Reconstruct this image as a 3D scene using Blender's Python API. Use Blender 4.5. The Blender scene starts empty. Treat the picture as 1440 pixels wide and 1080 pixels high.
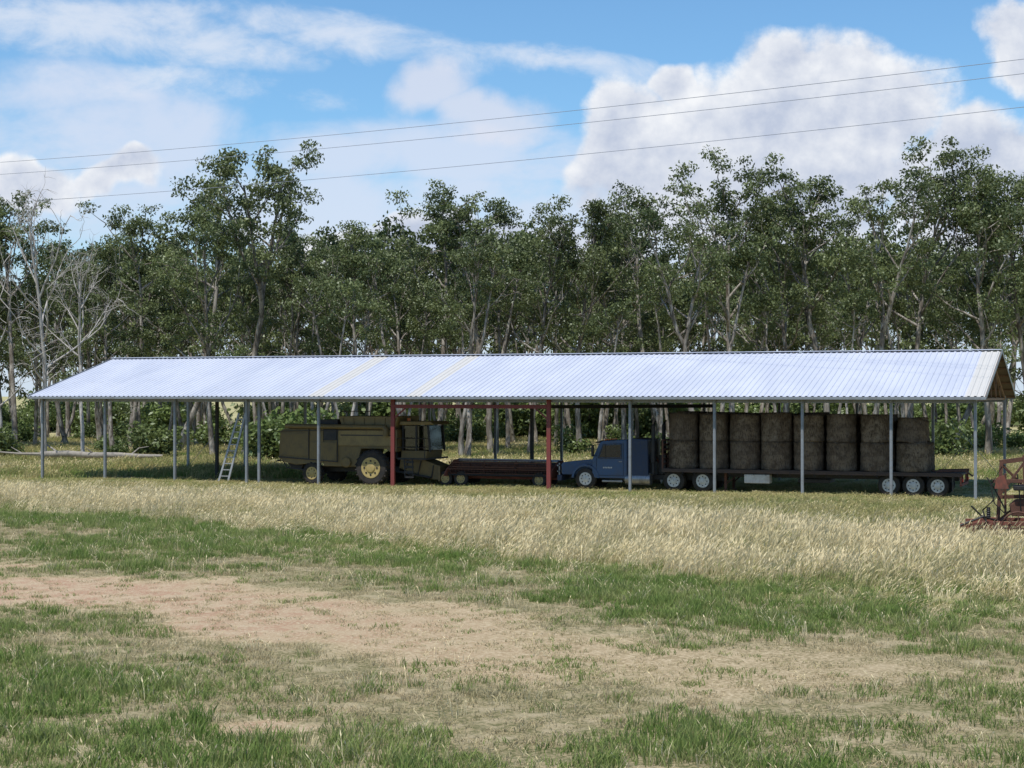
import bpy, bmesh, math, random
import numpy as np
from mathutils import Vector, Matrix
random.seed(7)
scene=bpy.context.scene
TH=math.atan2(15.8,40.4)
CT,ST=math.cos(TH),math.sin(TH)
OX,OY=-22.56,79.76
def L2W(s,t,z=0): return Vector((OX+CT*s+ST*t, OY-ST*s+CT*t, z))

# ------------------------------------------------------------ materials
def newmat(name):
    m=bpy.data.materials.new(name); m.use_nodes=True
    nt=m.node_tree; nt.nodes.clear()
    out=nt.nodes.new('ShaderNodeOutputMaterial')
    return m,nt,out
def N(nt,t,**kw):
    n=nt.nodes.new(t)
    for k,v in kw.items(): setattr(n,k,v)
    return n
def mixc(nt,fac,a,b,mode='MIX'):
    n=nt.nodes.new('ShaderNodeMix'); n.data_type='RGBA'; n.blend_type=mode
    for sock,v in ((n.inputs[0],fac),(n.inputs[6],a),(n.inputs[7],b)):
        if hasattr(v,'links') or isinstance(v,bpy.types.NodeSocket): nt.links.new(v,sock)
        elif isinstance(v,(int,float)): sock.default_value=v
        else: sock.default_value=(v[0],v[1],v[2],1)
    return n.outputs[2]
def noise(nt,scale,detail=4,rough=.55,vec=None,dist=0):
    n=nt.nodes.new('ShaderNodeTexNoise'); n.inputs['Scale'].default_value=scale
    n.inputs['Detail'].default_value=detail; n.inputs['Roughness'].default_value=rough
    n.inputs['Distortion'].default_value=dist
    if vec is not None: nt.links.new(vec,n.inputs['Vector'])
    return n
def ramp(nt,fac,a,b):
    n=nt.nodes.new('ShaderNodeMapRange'); n.interpolation_type='SMOOTHSTEP'
    n.inputs[1].default_value=a; n.inputs[2].default_value=b
    nt.links.new(fac,n.inputs[0]); return n.outputs[0]
def scaled(nt,vec,s):
    n=nt.nodes.new('ShaderNodeMapping'); n.inputs['Scale'].default_value=s
    nt.links.new(vec,n.inputs['Vector']); return n.outputs[0]

def paint(name,c,dirt=(.16,.12,.08),amt=.5,rough=.5,metal=0,scale=2.5,spec=.4):
    m,nt,out=newmat(name)
    b=N(nt,'ShaderNodeBsdfPrincipled')
    geo=N(nt,'ShaderNodeTexCoord')
    n1=noise(nt,scale,5,.65,geo.outputs['Object'])
    n2=noise(nt,scale*7,3,.6,scaled(nt,geo.outputs['Object'],(1,1,.25)))
    f1=ramp(nt,n1.outputs[0],.42,.72); f2=ramp(nt,n2.outputs[0],.45,.75)
    mx=N(nt,'ShaderNodeMath',operation='MAXIMUM'); nt.links.new(f1,mx.inputs[0]); nt.links.new(f2,mx.inputs[1])
    ml=N(nt,'ShaderNodeMath',operation='MULTIPLY'); nt.links.new(mx.outputs[0],ml.inputs[0]); ml.inputs[1].default_value=amt
    col=mixc(nt,ml.outputs[0],c,dirt)
    nt.links.new(col,b.inputs['Base Color'])
    b.inputs['Roughness'].default_value=rough; b.inputs['Metallic'].default_value=metal
    b.inputs['Specular IOR Level'].default_value=spec
    bp=N(nt,'ShaderNodeBump'); bp.inputs['Strength'].default_value=.15; bp.inputs['Distance'].default_value=.02
    nt.links.new(n1.outputs[0],bp.inputs['Height']); nt.links.new(bp.outputs[0],b.inputs['Normal'])
    nt.links.new(b.outputs[0],out.inputs[0]); return m
M_tan=paint('combine_tan_paint',(.135,.095,.034),(.065,.05,.028),.6,.6)
M_tan2=paint('combine_tan_light',(.20,.145,.055),(.09,.068,.036),.55,.6)
M_blue=paint('truck_blue_paint',(.03,.068,.145),(.055,.055,.062),.5,.4)
M_blue2=paint('truck_dark_blue',(.014,.028,.065),(.035,.035,.04),.5,.5)
M_black=paint('black_steel',(.014,.014,.015),(.045,.035,.027),.5,.6)
M_tyre=paint('tyre_rubber',(.015,.014,.013),(.06,.046,.035),.6,.85)
M_glass=paint('dark_glass',(.012,.016,.018),(.05,.05,.05),.25,.08,0,1.5,.6)
M_galv=paint('galvanised_steel',(.25,.27,.29),(.15,.14,.13),.5,.5,.3)
M_red=paint('red_oxide_steel',(.17,.032,.028),(.10,.042,.034),.5,.65)
M_rust=paint('rusty_steel',(.105,.045,.028),(.035,.022,.018),.75,.85,0,4)
M_rust2=paint('faded_red_rust',(.19,.06,.04),(.07,.038,.028),.75,.85,0,4)
M_rim=paint('wheel_rim',(.48,.48,.46),(.16,.12,.08),.6,.5)
M_rimy=paint('wheel_rim_yellow',(.36,.27,.10),(.12,.09,.055),.5,.6)
M_deck=paint('trailer_deck',(.055,.036,.028),(.03,.024,.022),.6,.8)
M_white=paint('faded_white',(.42,.42,.40),(.2,.16,.12),.6,.6)
M_lamp=paint('orange_lamp',(.7,.16,.02),(.3,.1,.05),.3,.3)
M_lampr=paint('red_lamp',(.5,.02,.02),(.2,.05,.05),.3,.3)
M_timber=paint('brown_timber',(.22,.13,.08),(.10,.07,.045),.5,.8)
M_pole=paint('pole_timber',(.2,.17,.14),(.1,.08,.07),.5,.9)
M_wire=paint('wire_metal',(.22,.24,.28),(.16,.17,.19),.5,.5)
M_log=paint('weathered_log',(.30,.27,.23),(.12,.10,.085),.7,.95,0,5)
M_chrome=paint('exhaust_metal',(.26,.26,.27),(.10,.08,.06),.5,.4,.7)
M_alu=paint('ladder_aluminium',(.30,.30,.30),(.2,.2,.2),.5,.4,.2)
def clearglass():
    m,nt,out=newmat('cab_clear_glass'); t=N(nt,'ShaderNodeBsdfTransparent'); t.inputs[0].default_value=(.42,.47,.45,1)
    g=N(nt,'ShaderNodeBsdfGlossy'); g.inputs['Roughness'].default_value=.05; g.inputs[0].default_value=(.9,.95,1,1)
    mx=N(nt,'ShaderNodeMixShader'); mx.inputs[0].default_value=.08
    nt.links.new(t.outputs[0],mx.inputs[1]); nt.links.new(g.outputs[0],mx.inputs[2]); nt.links.new(mx.outputs[0],out.inputs[0]); return m
M_clear=clearglass()

def roofmat():
    m,nt,out=newmat('roof_sheet_zincalume')
    b=N(nt,'ShaderNodeBsdfPrincipled'); tc=N(nt,'ShaderNodeTexCoord')
    sep=N(nt,'ShaderNodeSeparateXYZ'); nt.links.new(tc.outputs['Object'],sep.inputs[0])
    dv=N(nt,'ShaderNodeMath',operation='DIVIDE'); nt.links.new(sep.outputs[0],dv.inputs[0]); dv.inputs[1].default_value=.75
    fl=N(nt,'ShaderNodeMath',operation='FLOOR'); nt.links.new(dv.outputs[0],fl.inputs[0])
    wn=N(nt,'ShaderNodeTexWhiteNoise',noise_dimensions='1D'); nt.links.new(fl.outputs[0],wn.inputs['W'])
    n1=noise(nt,.6,4,.6,scaled(nt,tc.outputs['Object'],(1,.3,1)))
    n2=noise(nt,9,3,.6,scaled(nt,tc.outputs['Object'],(1,.08,1)))
    c=mixc(nt,wn.outputs[0],(.40,.425,.50),(.44,.465,.54))
    c=mixc(nt,ramp(nt,n1.outputs[0],.35,.7),c,(.48,.50,.57))
    c=mixc(nt,ramp(nt,n2.outputs[0],.55,.8),c,(.40,.41,.455))
    nt.links.new(c,b.inputs['Base Color']); b.inputs['Roughness'].default_value=.55
    b.inputs['Specular IOR Level'].default_value=.3
    nt.links.new(b.outputs[0],out.inputs[0]); return m
M_roof=roofmat()
M_sky=paint('fibreglass_sheet',(.49,.475,.45),(.45,.435,.41),.5,.6,0,.8)
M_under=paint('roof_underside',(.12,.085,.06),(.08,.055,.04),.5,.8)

def leafmat(name,dark,lite,warm):
    m,nt,out=newmat(name)
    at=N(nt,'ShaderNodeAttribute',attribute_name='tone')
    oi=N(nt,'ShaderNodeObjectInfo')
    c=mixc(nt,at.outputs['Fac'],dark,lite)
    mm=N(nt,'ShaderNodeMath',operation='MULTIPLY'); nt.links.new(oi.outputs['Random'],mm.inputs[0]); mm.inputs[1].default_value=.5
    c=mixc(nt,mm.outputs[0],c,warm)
    p=N(nt,'ShaderNodeBsdfDiffuse'); nt.links.new(c,p.inputs['Color'])
    g=N(nt,'ShaderNodeBsdfGlossy'); g.inputs['Roughness'].default_value=.45; g.inputs['Color'].default_value=(.8,.85,.8,1)
    m0=N(nt,'ShaderNodeMixShader'); m0.inputs[0].default_value=.05
    nt.links.new(p.outputs[0],m0.inputs[1]); nt.links.new(g.outputs[0],m0.inputs[2])
    t=N(nt,'ShaderNodeBsdfTranslucent'); nt.links.new(c,t.inputs['Color'])
    mx=N(nt,'ShaderNodeMixShader'); mx.inputs[0].default_value=.3
    nt.links.new(m0.outputs[0],mx.inputs[1]); nt.links.new(t.outputs[0],mx.inputs[2]); nt.links.new(mx.outputs[0],out.inputs[0])
    return m
M_leaf=leafmat('eucalyptus_leaves',(.035,.055,.018),(.20,.235,.09),(.115,.135,.055))
M_bush=leafmat('shrub_leaves',(.055,.09,.025),(.18,.24,.07),(.14,.16,.06))
def barkmat(name,a,b_,c_):
    m,nt,out=newmat(name); b=N(nt,'ShaderNodeBsdfDiffuse'); tc=N(nt,'ShaderNodeTexCoord')
    n1=noise(nt,1.2,4,.65,scaled(nt,tc.outputs['Object'],(1.5,1.5,.5)))
    n2=noise(nt,7,3,.6,scaled(nt,tc.outputs['Object'],(1,1,.2)))
    c=mixc(nt,ramp(nt,n1.outputs[0],.4,.62),a,b_); c=mixc(nt,ramp(nt,n2.outputs[0],.5,.7),c,c_)
    nt.links.new(c,b.inputs[0])
    nt.links.new(b.outputs[0],out.inputs[0]); return m
M_bark=barkmat('eucalyptus_bark',(.15,.13,.11),(.36,.33,.29),(.08,.065,.05))
M_dead=barkmat('dead_wood_bark',(.38,.35,.32),(.46,.43,.40),(.2,.175,.155))

def grassmat(name,a,b_,c_,sc=.35):
    m,nt,out=newmat(name); geo=N(nt,'ShaderNodeNewGeometry'); oi=N(nt,'ShaderNodeObjectInfo')
    n1=noise(nt,sc,3,.6,geo.outputs['Position'])
    c=mixc(nt,ramp(nt,n1.outputs[0],.38,.64),a,b_)
    c=mixc(nt,ramp(nt,oi.outputs['Random'],.35,1.2),c,c_)
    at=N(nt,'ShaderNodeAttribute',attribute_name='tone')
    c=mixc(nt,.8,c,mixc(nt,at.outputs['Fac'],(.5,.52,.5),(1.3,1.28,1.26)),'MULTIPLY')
    d=N(nt,'ShaderNodeBsdfDiffuse'); t=N(nt,'ShaderNodeBsdfTranslucent')
    nt.links.new(c,d.inputs[0]); nt.links.new(c,t.inputs[0])
    mx=N(nt,'ShaderNodeMixShader'); mx.inputs[0].default_value=.4
    nt.links.new(d.outputs[0],mx.inputs[1]); nt.links.new(t.outputs[0],mx.inputs[2]); nt.links.new(mx.outputs[0],out.inputs[0])
    return m
M_straw=grassmat('pale_dry_grass',(.72,.61,.38),(.58,.50,.29),(.78,.68,.46))
M_olive=grassmat('olive_dry_grass',(.42,.36,.17),(.31,.31,.13),(.50,.43,.23))
M_green=grassmat('green_grass',(.17,.25,.065),(.25,.31,.10),(.33,.34,.15))
M_thatch=grassmat('dry_short_grass',(.54,.44,.27),(.43,.38,.21),(.60,.50,.33))

def groundmat():
    m,nt,out=newmat('ground_soil_and_grass'); b=N(nt,'ShaderNodeBsdfDiffuse')
    geo=N(nt,'ShaderNodeNewGeometry'); P=geo.outputs['Position']
    at=N(nt,'ShaderNodeAttribute',attribute_name='zone'); sp=N(nt,'ShaderNodeSeparateColor'); nt.links.new(at.outputs['Color'],sp.inputs[0])
    nf=noise(nt,14,5,.7,P); nm=noise(nt,1.6,5,.6,P); nl=noise(nt,.22,3,.6,P); nx=noise(nt,45,2,.7,P)
    grass=mixc(nt,ramp(nt,nf.outputs[0],.4,.62),(.12,.12,.055),(.33,.27,.16))
    grass=mixc(nt,ramp(nt,nm.outputs[0],.45,.65),grass,(.36,.30,.19))
    straw=mixc(nt,ramp(nt,nl.outputs[0],.4,.6),(.30,.28,.14),(.40,.355,.20))
    dirt=mixc(nt,ramp(nt,nm.outputs[0],.38,.62),(.37,.225,.15),(.44,.33,.22))
    dirt=mixc(nt,ramp(nt,nf.outputs[0],.46,.66),dirt,(.50,.41,.285))
    dirt=mixc(nt,ramp(nt,nx.outputs[0],.55,.70),dirt,(.20,.145,.095))
    tanned=mixc(nt,ramp(nt,nf.outputs[0],.42,.66),(.36,.27,.165),(.50,.41,.27))
    dirt=mixc(nt,ramp(nt,sp.outputs[0],.45,.95),tanned,dirt)
    c=mixc(nt,sp.outputs[1],grass,straw)
    ad=N(nt,'ShaderNodeMath',operation='MULTIPLY_ADD'); nt.links.new(nf.outputs[0],ad.inputs[0]); ad.inputs[1].default_value=.9
    nt.links.new(sp.outputs[0],ad.inputs[2])
    c=mixc(nt,ramp(nt,ad.outputs[0],.55,1.1),c,dirt)
    nt.links.new(c,b.inputs[0])
    bp=N(nt,'ShaderNodeBump'); bp.inputs['Strength'].default_value=.8; bp.inputs['Distance'].default_value=.06
    nt.links.new(nf.outputs[0],bp.inputs['Height']); nt.links.new(bp.outputs[0],b.inputs['Normal'])
    nt.links.new(b.outputs[0],out.inputs[0]); return m
M_ground=groundmat()
def haymat():
    m,nt,out=newmat('hay_bale_straw'); b=N(nt,'ShaderNodeBsdfDiffuse'); tc=N(nt,'ShaderNodeTexCoord'); oi=N(nt,'ShaderNodeObjectInfo')
    n1=noise(nt,3,5,.7,tc.outputs['Object']); n2=noise(nt,26,4,.7,scaled(nt,tc.outputs['Object'],(1,1,.22)))
    c=mixc(nt,ramp(nt,n1.outputs[0],.36,.64),(.10,.072,.048),(.235,.18,.125))
    c=mixc(nt,ramp(nt,n2.outputs[0],.48,.66),c,(.052,.038,.028))
    mm=N(nt,'ShaderNodeMath',operation='MULTIPLY'); nt.links.new(oi.outputs['Random'],mm.inputs[0]); mm.inputs[1].default_value=.45
    c=mixc(nt,mm.outputs[0],c,(.105,.08,.062))
    nt.links.new(c,b.inputs[0])
    bp=N(nt,'ShaderNodeBump'); bp.inputs['Strength'].default_value=.8; bp.inputs['Distance'].default_value=.06
    nt.links.new(n2.outputs[0],bp.inputs['Height']); nt.links.new(bp.outputs[0],b.inputs['Normal'])
    nt.links.new(b.outputs[0],out.inputs[0]); return m
M_hay=haymat()

# ------------------------------------------------------------ mesh helpers
def empty(name,loc,rz=0):
    e=bpy.data.objects.new(name,None); e.location=loc; e.rotation_euler=(0,0,rz); e.empty_display_size=.5
    scene.collection.objects.link(e); return e
def obj(name,me,par=None,mat=None):
    o=bpy.data.objects.new(name,me); scene.collection.objects.link(o)
    if par: o.parent=par
    if mat is not None: me.materials.append(mat)
    return o
def fin(bm,name,par,mat,bev=0,smooth=None):
    bmesh.ops.recalc_face_normals(bm,faces=bm.faces)
    if bev>0: bmesh.ops.bevel(bm,geom=list(bm.edges),offset=bev,segments=2,affect='EDGES',profile=.6,clamp_overlap=True)
    me=bpy.data.meshes.new(name); bm.to_mesh(me); bm.free()
    if smooth:
        me.shade_smooth(); me.set_sharp_from_angle(angle=smooth)
    return obj(name,me,par,mat)
def box(par,name,x0,x1,y0,y1,z0,z1,mat,bev=.012):
    bm=bmesh.new(); bmesh.ops.create_cube(bm,size=1)
    for v in bm.verts: v.co=Vector(((x0+x1)/2+v.co.x*(x1-x0),(y0+y1)/2+v.co.y*(y1-y0),(z0+z1)/2+v.co.z*(z1-z0)))
    bev=min(bev,.3*min(abs(x1-x0),abs(y1-y0),abs(z1-z0)))
    return fin(bm,name,par,mat,bev)
def prism(par,name,pts,y0,y1,mat,bev=.02):
    bm=bmesh.new()
    a=[bm.verts.new((p[0],y0,p[1])) for p in pts]; b=[bm.verts.new((p[0],y1,p[1])) for p in pts]
    bm.faces.new(a); bm.faces.new(b[::-1]); n=len(pts)
    for i in range(n): bm.faces.new((a[i],b[i],b[(i+1)%n],a[(i+1)%n]))
    return fin(bm,name,par,mat,bev)
def frame_for(d):
    d=d.normalized(); up=Vector((0,0,1)) if abs(d.z)<.9 else Vector((1,0,0))
    a=d.cross(up).normalized(); return a,d.cross(a).normalized()
def addtube(bm,pts,rad,n=10,caps=True):
    rings=[]
    for i,p in enumerate(pts):
        p=Vector(p)
        d=Vector(pts[min(i+1,len(pts)-1)])-Vector(pts[max(i-1,0)])
        a,b=frame_for(d); r=rad[i] if isinstance(rad,(list,tuple)) else rad
        rings.append([bm.verts.new(p+a*r*math.cos(2*math.pi*k/n)+b*r*math.sin(2*math.pi*k/n)) for k in range(n)])
    for i in range(len(rings)-1):
        for k in range(n): bm.faces.new((rings[i][k],rings[i][(k+1)%n],rings[i+1][(k+1)%n],rings[i+1][k]))
    if caps: bm.faces.new(rings[0]); bm.faces.new(rings[-1][::-1])
def tube(par,name,pts,rad,mat,n=10):
    bm=bmesh.new(); addtube(bm,pts,rad,n); return fin(bm,name,par,mat,0,.7)
def tubes(par,name,lst,mat,n=6):
    bm=bmesh.new()
    for pts,r in lst: addtube(bm,pts,r,n)
    return fin(bm,name,par,mat,0,.7)
def bar(bm,p0,p1,w,h):
    p0=Vector(p0);p1=Vector(p1); a,b=frame_for(p1-p0)
    q=[]
    for p in (p0,p1):
        q.append([bm.verts.new(p+a*sx*w/2+b*sy*h/2) for sx,sy in ((-1,-1),(1,-1),(1,1),(-1,1))])
    for k in range(4): bm.faces.new((q[0][k],q[0][(k+1)%4],q[1][(k+1)%4],q[1][k]))
    bm.faces.new(q[0]); bm.faces.new(q[1][::-1])
def bars(par,name,lst,mat,w=.06,h=.06,bev=0):
    bm=bmesh.new()
    for l in lst:
        bar(bm,l[0],l[1],l[2] if len(l)>2 else w,l[3] if len(l)>3 else h)
    return fin(bm,name,par,mat,bev)
def lathe(par,name,prof,c,mat,n=32,axis='y',jit=0,smooth=.6):
    bm=bmesh.new(); rings=[]
    for r,h in prof:
        ring=[]
        for k in range(n):
            a=2*math.pi*k/n; rr=max(r,.0005)*(1+random.uniform(-jit,jit))
            if axis=='y': co=(c[0]+rr*math.cos(a),c[1]+h,c[2]+rr*math.sin(a))
            elif axis=='x': co=(c[0]+h,c[1]+rr*math.cos(a),c[2]+rr*math.sin(a))
            else: co=(c[0]+rr*math.cos(a),c[1]+rr*math.sin(a),c[2]+h)
            ring.append(bm.verts.new(co))
        rings.append(ring)
    for i in range(len(rings)-1):
        for k in range(n): bm.faces.new((rings[i][k],rings[i][(k+1)%n],rings[i+1][(k+1)%n],rings[i+1][k]))
    bm.faces.new(rings[0]); bm.faces.new(rings[-1][::-1])
    return fin(bm,name,par,mat,0,smooth)
def wheel(par,name,x,z,r,yc,w,rim,lugs=0,side=-1):
    lathe(par,name+'_tyre',[(r*.6,-w/2),(r*.66,-w*.52),(r*.9,-w*.5),(r*.98,-w*.4),(r,-w*.2),(r,w*.2),(r*.98,w*.4),(r*.9,w*.5),(r*.66,w*.52),(r*.6,w/2)],(x,yc,z),M_tyre,36)
    s=side
    # wheel disc sits just proud of the tyre's closed side so that the rim reads
    lathe(par,name+'_rim',[(r*.60,s*w*.49),(r*.60,s*w*.545),(r*.55,s*w*.555),(r*.50,s*w*.53),(r*.30,s*w*.515),(r*.24,s*w*.60),(r*.1,s*w*.63),(0,s*w*.63)],(x,yc,z),rim,28)
    L=[]
    for k in range(8):
        a=k*math.pi/4
        L.append(([(x+r*.4*math.cos(a),yc+s*w*.5,z+r*.4*math.sin(a)),(x+r*.4*math.cos(a),yc+s*w*.56,z+r*.4*math.sin(a))],r*.06))
    tubes(par,name+'_nuts',L,M_black,6)
    if lugs:
        bm=bmesh.new()
        for k in range(lugs):
            for sd in (-1,1):
                a=2*math.pi*(k+(.5 if sd>0 else 0))/lugs; a2=a+.16
                p0=(x+(r+.015)*math.cos(a),yc,z+(r+.015)*math.sin(a)); p1=(x+(r*.98)*math.cos(a2),yc+sd*w*.5,z+(r*.98)*math.sin(a2))
                bar(bm,p0,p1,.07,.05)
        fin(bm,name+'_lugs',par,M_tyre)

# ------------------------------------------------------------ noise for layout
def vnoise(x,y,scale,seed=0):
    x=np.asarray(x,float)/scale+seed*17.3; y=np.asarray(y,float)/scale+seed*9.1
    xi=np.floor(x); yi=np.floor(y); fx=x-xi; fy=y-yi
    fx=fx*fx*(3-2*fx); fy=fy*fy*(3-2*fy)
    def h(a,b):
        v=np.sin(a*127.1+b*311.7+seed*3.7)*43758.5453; return v-np.floor(v)
    return (h(xi,yi)*(1-fx)+h(xi+1,yi)*fx)*(1-fy)+(h(xi,yi+1)*(1-fx)+h(xi+1,yi+1)*fx)*fy
def fbm(x,y,scale,seed=0):
    return (vnoise(x,y,scale,seed)*.5+vnoise(x,y,scale/2,seed+1)*.27+vnoise(x,y,scale/4,seed+2)*.15+vnoise(x,y,scale/8,seed+3)*.08)
def sst(v,a,b):
    t=np.clip((v-a)/(b-a),0,1); return t*t*(3-2*t)
def gz(x,y):
    return .05*np.sin(np.asarray(x)*.33+1)*np.sin(np.asarray(y)*.27)+.03*(fbm(x,y,3.,9)-.5)
XS=[-40,-25,-11.5,-4.3,0,4,7.5,14,30]; YC=[56,46,36.5,31.,26.9,24.8,23.3,21,16]
def zdirt(x,y):
    yc=np.interp(x,XS,YC); hw=np.interp(x,XS,[8,7.5,7.0,5.0,4.2,3.4,2.6,2,2])
    st=np.interp(x,XS,[1,1,1,.82,.58,.46,.38,.36,.36])
    n=fbm(x,y,3.5,4)
    d=1-np.abs(y-yc)/hw+(n-.5)*2.1+(vnoise(x,y,.7,88)-.5)*.5
    d=sst(d,-.05,.8)*st
    spot=1-(((x+3.0)/.75)**2+((y-20.2)/.55)**2)+(n-.5)
    return np.maximum(d,sst(spot,-.1,.6)*.8)
def zb2(x): return np.interp(x,[-60,-30,-17.6,-6.8,-.34,5.5,9.9,20,60],[75,62,57,49.0,39.5,34.2,32.,30,24])
def ztall(x,y):
    return sst(y-zb2(x)+(fbm(x,y,5,6)-.5)*10+(vnoise(x,y,.9,77)-.5)*3,-2.6,3.6)

# ------------------------------------------------------------ ground
def axis(lo,hi,step,far):
    a=list(np.arange(lo,hi+1e-6,step)); g=step
    p=hi
    while p<far: g*=1.5; p+=g; a.append(p)
    p=lo; g=step
    while p>-far: g*=1.5; p-=g; a.insert(0,p)
    return np.array(a)
gx=axis(-34,34,.3,2500); gy=axis(8,112,.35,2500)
XX,YY=np.meshgrid(gx,gy); nxv,nyv=len(gx),len(gy)
near=(np.abs(XX)<200)&(YY<300)&(YY>-100)
ZZ=np.where(near,gz(XX,YY),0)
co=np.stack([XX.ravel(),YY.ravel(),ZZ.ravel()],1)
idx=np.arange(nxv*nyv).reshape(nyv,nxv)
fc=np.stack([idx[:-1,:-1].ravel(),idx[:-1,1:].ravel(),idx[1:,1:].ravel(),idx[1:,:-1].ravel()],1)
me=bpy.data.meshes.new('ground'); me.from_pydata(co.tolist(),[],fc.tolist())
ca=me.color_attributes.new('zone','FLOAT_COLOR','POINT')
D=zdirt(XX,YY).ravel(); T=ztall(XX,YY).ravel()
ca.data.foreach_set('color',np.stack([D*(1-T),T,T*0,T*0+1],1).ravel().astype(np.float32))
me.shade_smooth(); obj('ground',me,None,M_ground)

# ------------------------------------------------------------ grass
rng=np.random.default_rng(11)
def tuft(name,n,rad,h0,h1,w,lean,mat,head=0.,wind=0.):
    V=[];F=[];T=[]
    for i in range(n):
        a=rng.uniform(0,6.283); r=rad*math.sqrt(rng.uniform()); bx,by=r*math.cos(a),r*math.sin(a)
        h=rng.uniform(h0,h1); az=rng.uniform(0,6.283); l=rng.uniform(.2,1)*lean*h
        dx=l*math.cos(az)+wind*h; dy=l*math.sin(az)
        s=rng.uniform(0,6.283); sx,sy=math.cos(s)*w/2,math.sin(s)*w/2
        b=len(V); t=rng.uniform(.2,1)
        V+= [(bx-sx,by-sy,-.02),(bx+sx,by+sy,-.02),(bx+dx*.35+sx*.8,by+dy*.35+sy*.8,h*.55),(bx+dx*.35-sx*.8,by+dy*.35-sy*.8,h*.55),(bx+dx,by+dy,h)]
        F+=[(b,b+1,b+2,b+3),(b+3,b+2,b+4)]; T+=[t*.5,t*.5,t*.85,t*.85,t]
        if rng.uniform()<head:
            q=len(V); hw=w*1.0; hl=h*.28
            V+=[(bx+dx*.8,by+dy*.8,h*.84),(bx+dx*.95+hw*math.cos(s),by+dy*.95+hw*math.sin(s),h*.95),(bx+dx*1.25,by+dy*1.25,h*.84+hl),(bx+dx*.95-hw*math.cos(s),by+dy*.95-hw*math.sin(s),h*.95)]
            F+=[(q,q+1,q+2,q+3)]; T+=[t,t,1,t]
    me=bpy.data.meshes.new(name); me.from_pydata(V,[],F)
    at=me.attributes.new('tone','FLOAT','POINT'); at.data.foreach_set('value',np.array(T,np.float32))
    me.materials.append(mat); return bpy.data.objects.new(name,me)
def coll(name,objs):
    c=bpy.data.collections.new(name)
    for i,o in enumerate(objs): o.name='%s_%02d'%(name,i); c.objects.link(o)
    return c
def scatter(name,col,x,y,idx,scale,rot):
    z=gz(x,y); me=bpy.data.meshes.new(name); me.vertices.add(len(x))
    me.vertices.foreach_set('co',np.stack([x,y,z],1).ravel().astype(np.float32))
    a=me.attributes.new('pick','INT','POINT'); a.data.foreach_set('value',idx.astype(np.int32))
    a=me.attributes.new('rotv','FLOAT_VECTOR','POINT'); a.data.foreach_set('vector',rot.ravel().astype(np.float32))
    a=me.attributes.new('scl','FLOAT_VECTOR','POINT'); a.data.foreach_set('vector',scale.ravel().astype(np.float32))
    o=obj(name,me)
    ng=bpy.data.node_groups.new(name+'_scatter','GeometryNodeTree')
    ng.interface.new_socket('Geometry',in_out='INPUT',socket_type='NodeSocketGeometry')
    ng.interface.new_socket('Geometry',in_out='OUTPUT',socket_type='NodeSocketGeometry')
    gi=ng.nodes.new('NodeGroupInput'); go=ng.nodes.new('NodeGroupOutput')
    ci=ng.nodes.new('GeometryNodeCollectionInfo'); ci.inputs['Collection'].default_value=col
    ci.inputs['Separate Children'].default_value=True; ci.inputs['Reset Children'].default_value=True
    ip=ng.nodes.new('GeometryNodeInstanceOnPoints'); ip.inputs['Pick Instance'].default_value=True
    def na(nm,dt):
        n=ng.nodes.new('GeometryNodeInputNamedAttribute'); n.data_type=dt; n.inputs['Name'].default_value=nm
        return [s for s in n.outputs if s.name=='Attribute' and s.enabled][0]
    L=ng.links.new
    L(gi.outputs[0],ip.inputs['Points']); L(ci.outputs[0],ip.inputs['Instance'])
    L(na('pick','INT'),ip.inputs['Instance Index']); L(na('rotv','FLOAT_VECTOR'),ip.inputs['Rotation']); L(na('scl','FLOAT_VECTOR'),ip.inputs['Scale'])
    L(ip.outputs[0],go.inputs[0])
    md=o.modifiers.new('scatter','NODES'); md.node_group=ng
    return o
def pts(y0,y1,dens,marg=4.,k=.312):
    out=[]
    for ya in np.arange(y0,y1,1.):
        hw=k*(ya+1)+marg; n=rng.poisson(dens*2*hw)
        out.append(np.stack([rng.uniform(-hw,hw,n),rng.uniform(ya,ya+1,n)],1))
    p=np.concatenate(out); return p[:,0],p[:,1]
def rs(n,smin,smax,zr):
    s=rng.uniform(smin,smax,n); sc=np.stack([s,s,s*rng.uniform(.8,1.2,n)],1)
    rt=np.stack([rng.uniform(-.08,.08,n),rng.uniform(-.08,.08,n),rng.uniform(-zr,zr,n)],1); return sc,rt
# tall grass
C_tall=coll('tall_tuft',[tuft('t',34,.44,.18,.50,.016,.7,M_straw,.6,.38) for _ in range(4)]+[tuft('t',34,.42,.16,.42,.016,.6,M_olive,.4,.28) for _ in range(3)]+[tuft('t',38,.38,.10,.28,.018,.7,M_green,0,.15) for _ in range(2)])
x,y=pts(27,80,10)
tt=ztall(x,y); tl=(x-OX)*ST+(y-OY)*CT
keep=(rng.uniform(size=len(x))<tt*.95)&((tl<.2)|(rng.uniform(size=len(x))<.45))
x,y,tt,tl=x[keep],y[keep],tt[keep],tl[keep]
dy=y-zb2(x); nz=fbm(x,y*1.6,7,21)
pale=np.clip(1.15-np.abs(dy-7)/14+(nz-.5)*2.6,0.05,.92)*np.clip((-tl-2)/9,.08,1)
u=rng.uniform(size=len(x)); idx=np.where(u<pale,rng.integers(0,4,len(x)),rng.integers(4,7,len(x)))
gr=rng.uniform(size=len(x))<np.clip(.16+(.52-nz)*1.2+np.clip(3-dy,0,4)*.12+np.clip((tl+8)/30,0,.2),0.06,.65)
idx=np.where(gr,rng.integers(7,9,len(x)),idx)
sc,rt=rs(len(x),.75,1.15,1.0)
hs=np.clip(.5+.12*dy,.4,1)*np.interp(tl,[-16,-9,-3,0,4],[1,.75,.45,.32,.28])*(.6+.8*fbm(x,y,2.2,31)); sc[:,2]*=hs
scatter('tall_dry_grass',C_tall,x,y,idx,sc,rt)
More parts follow.
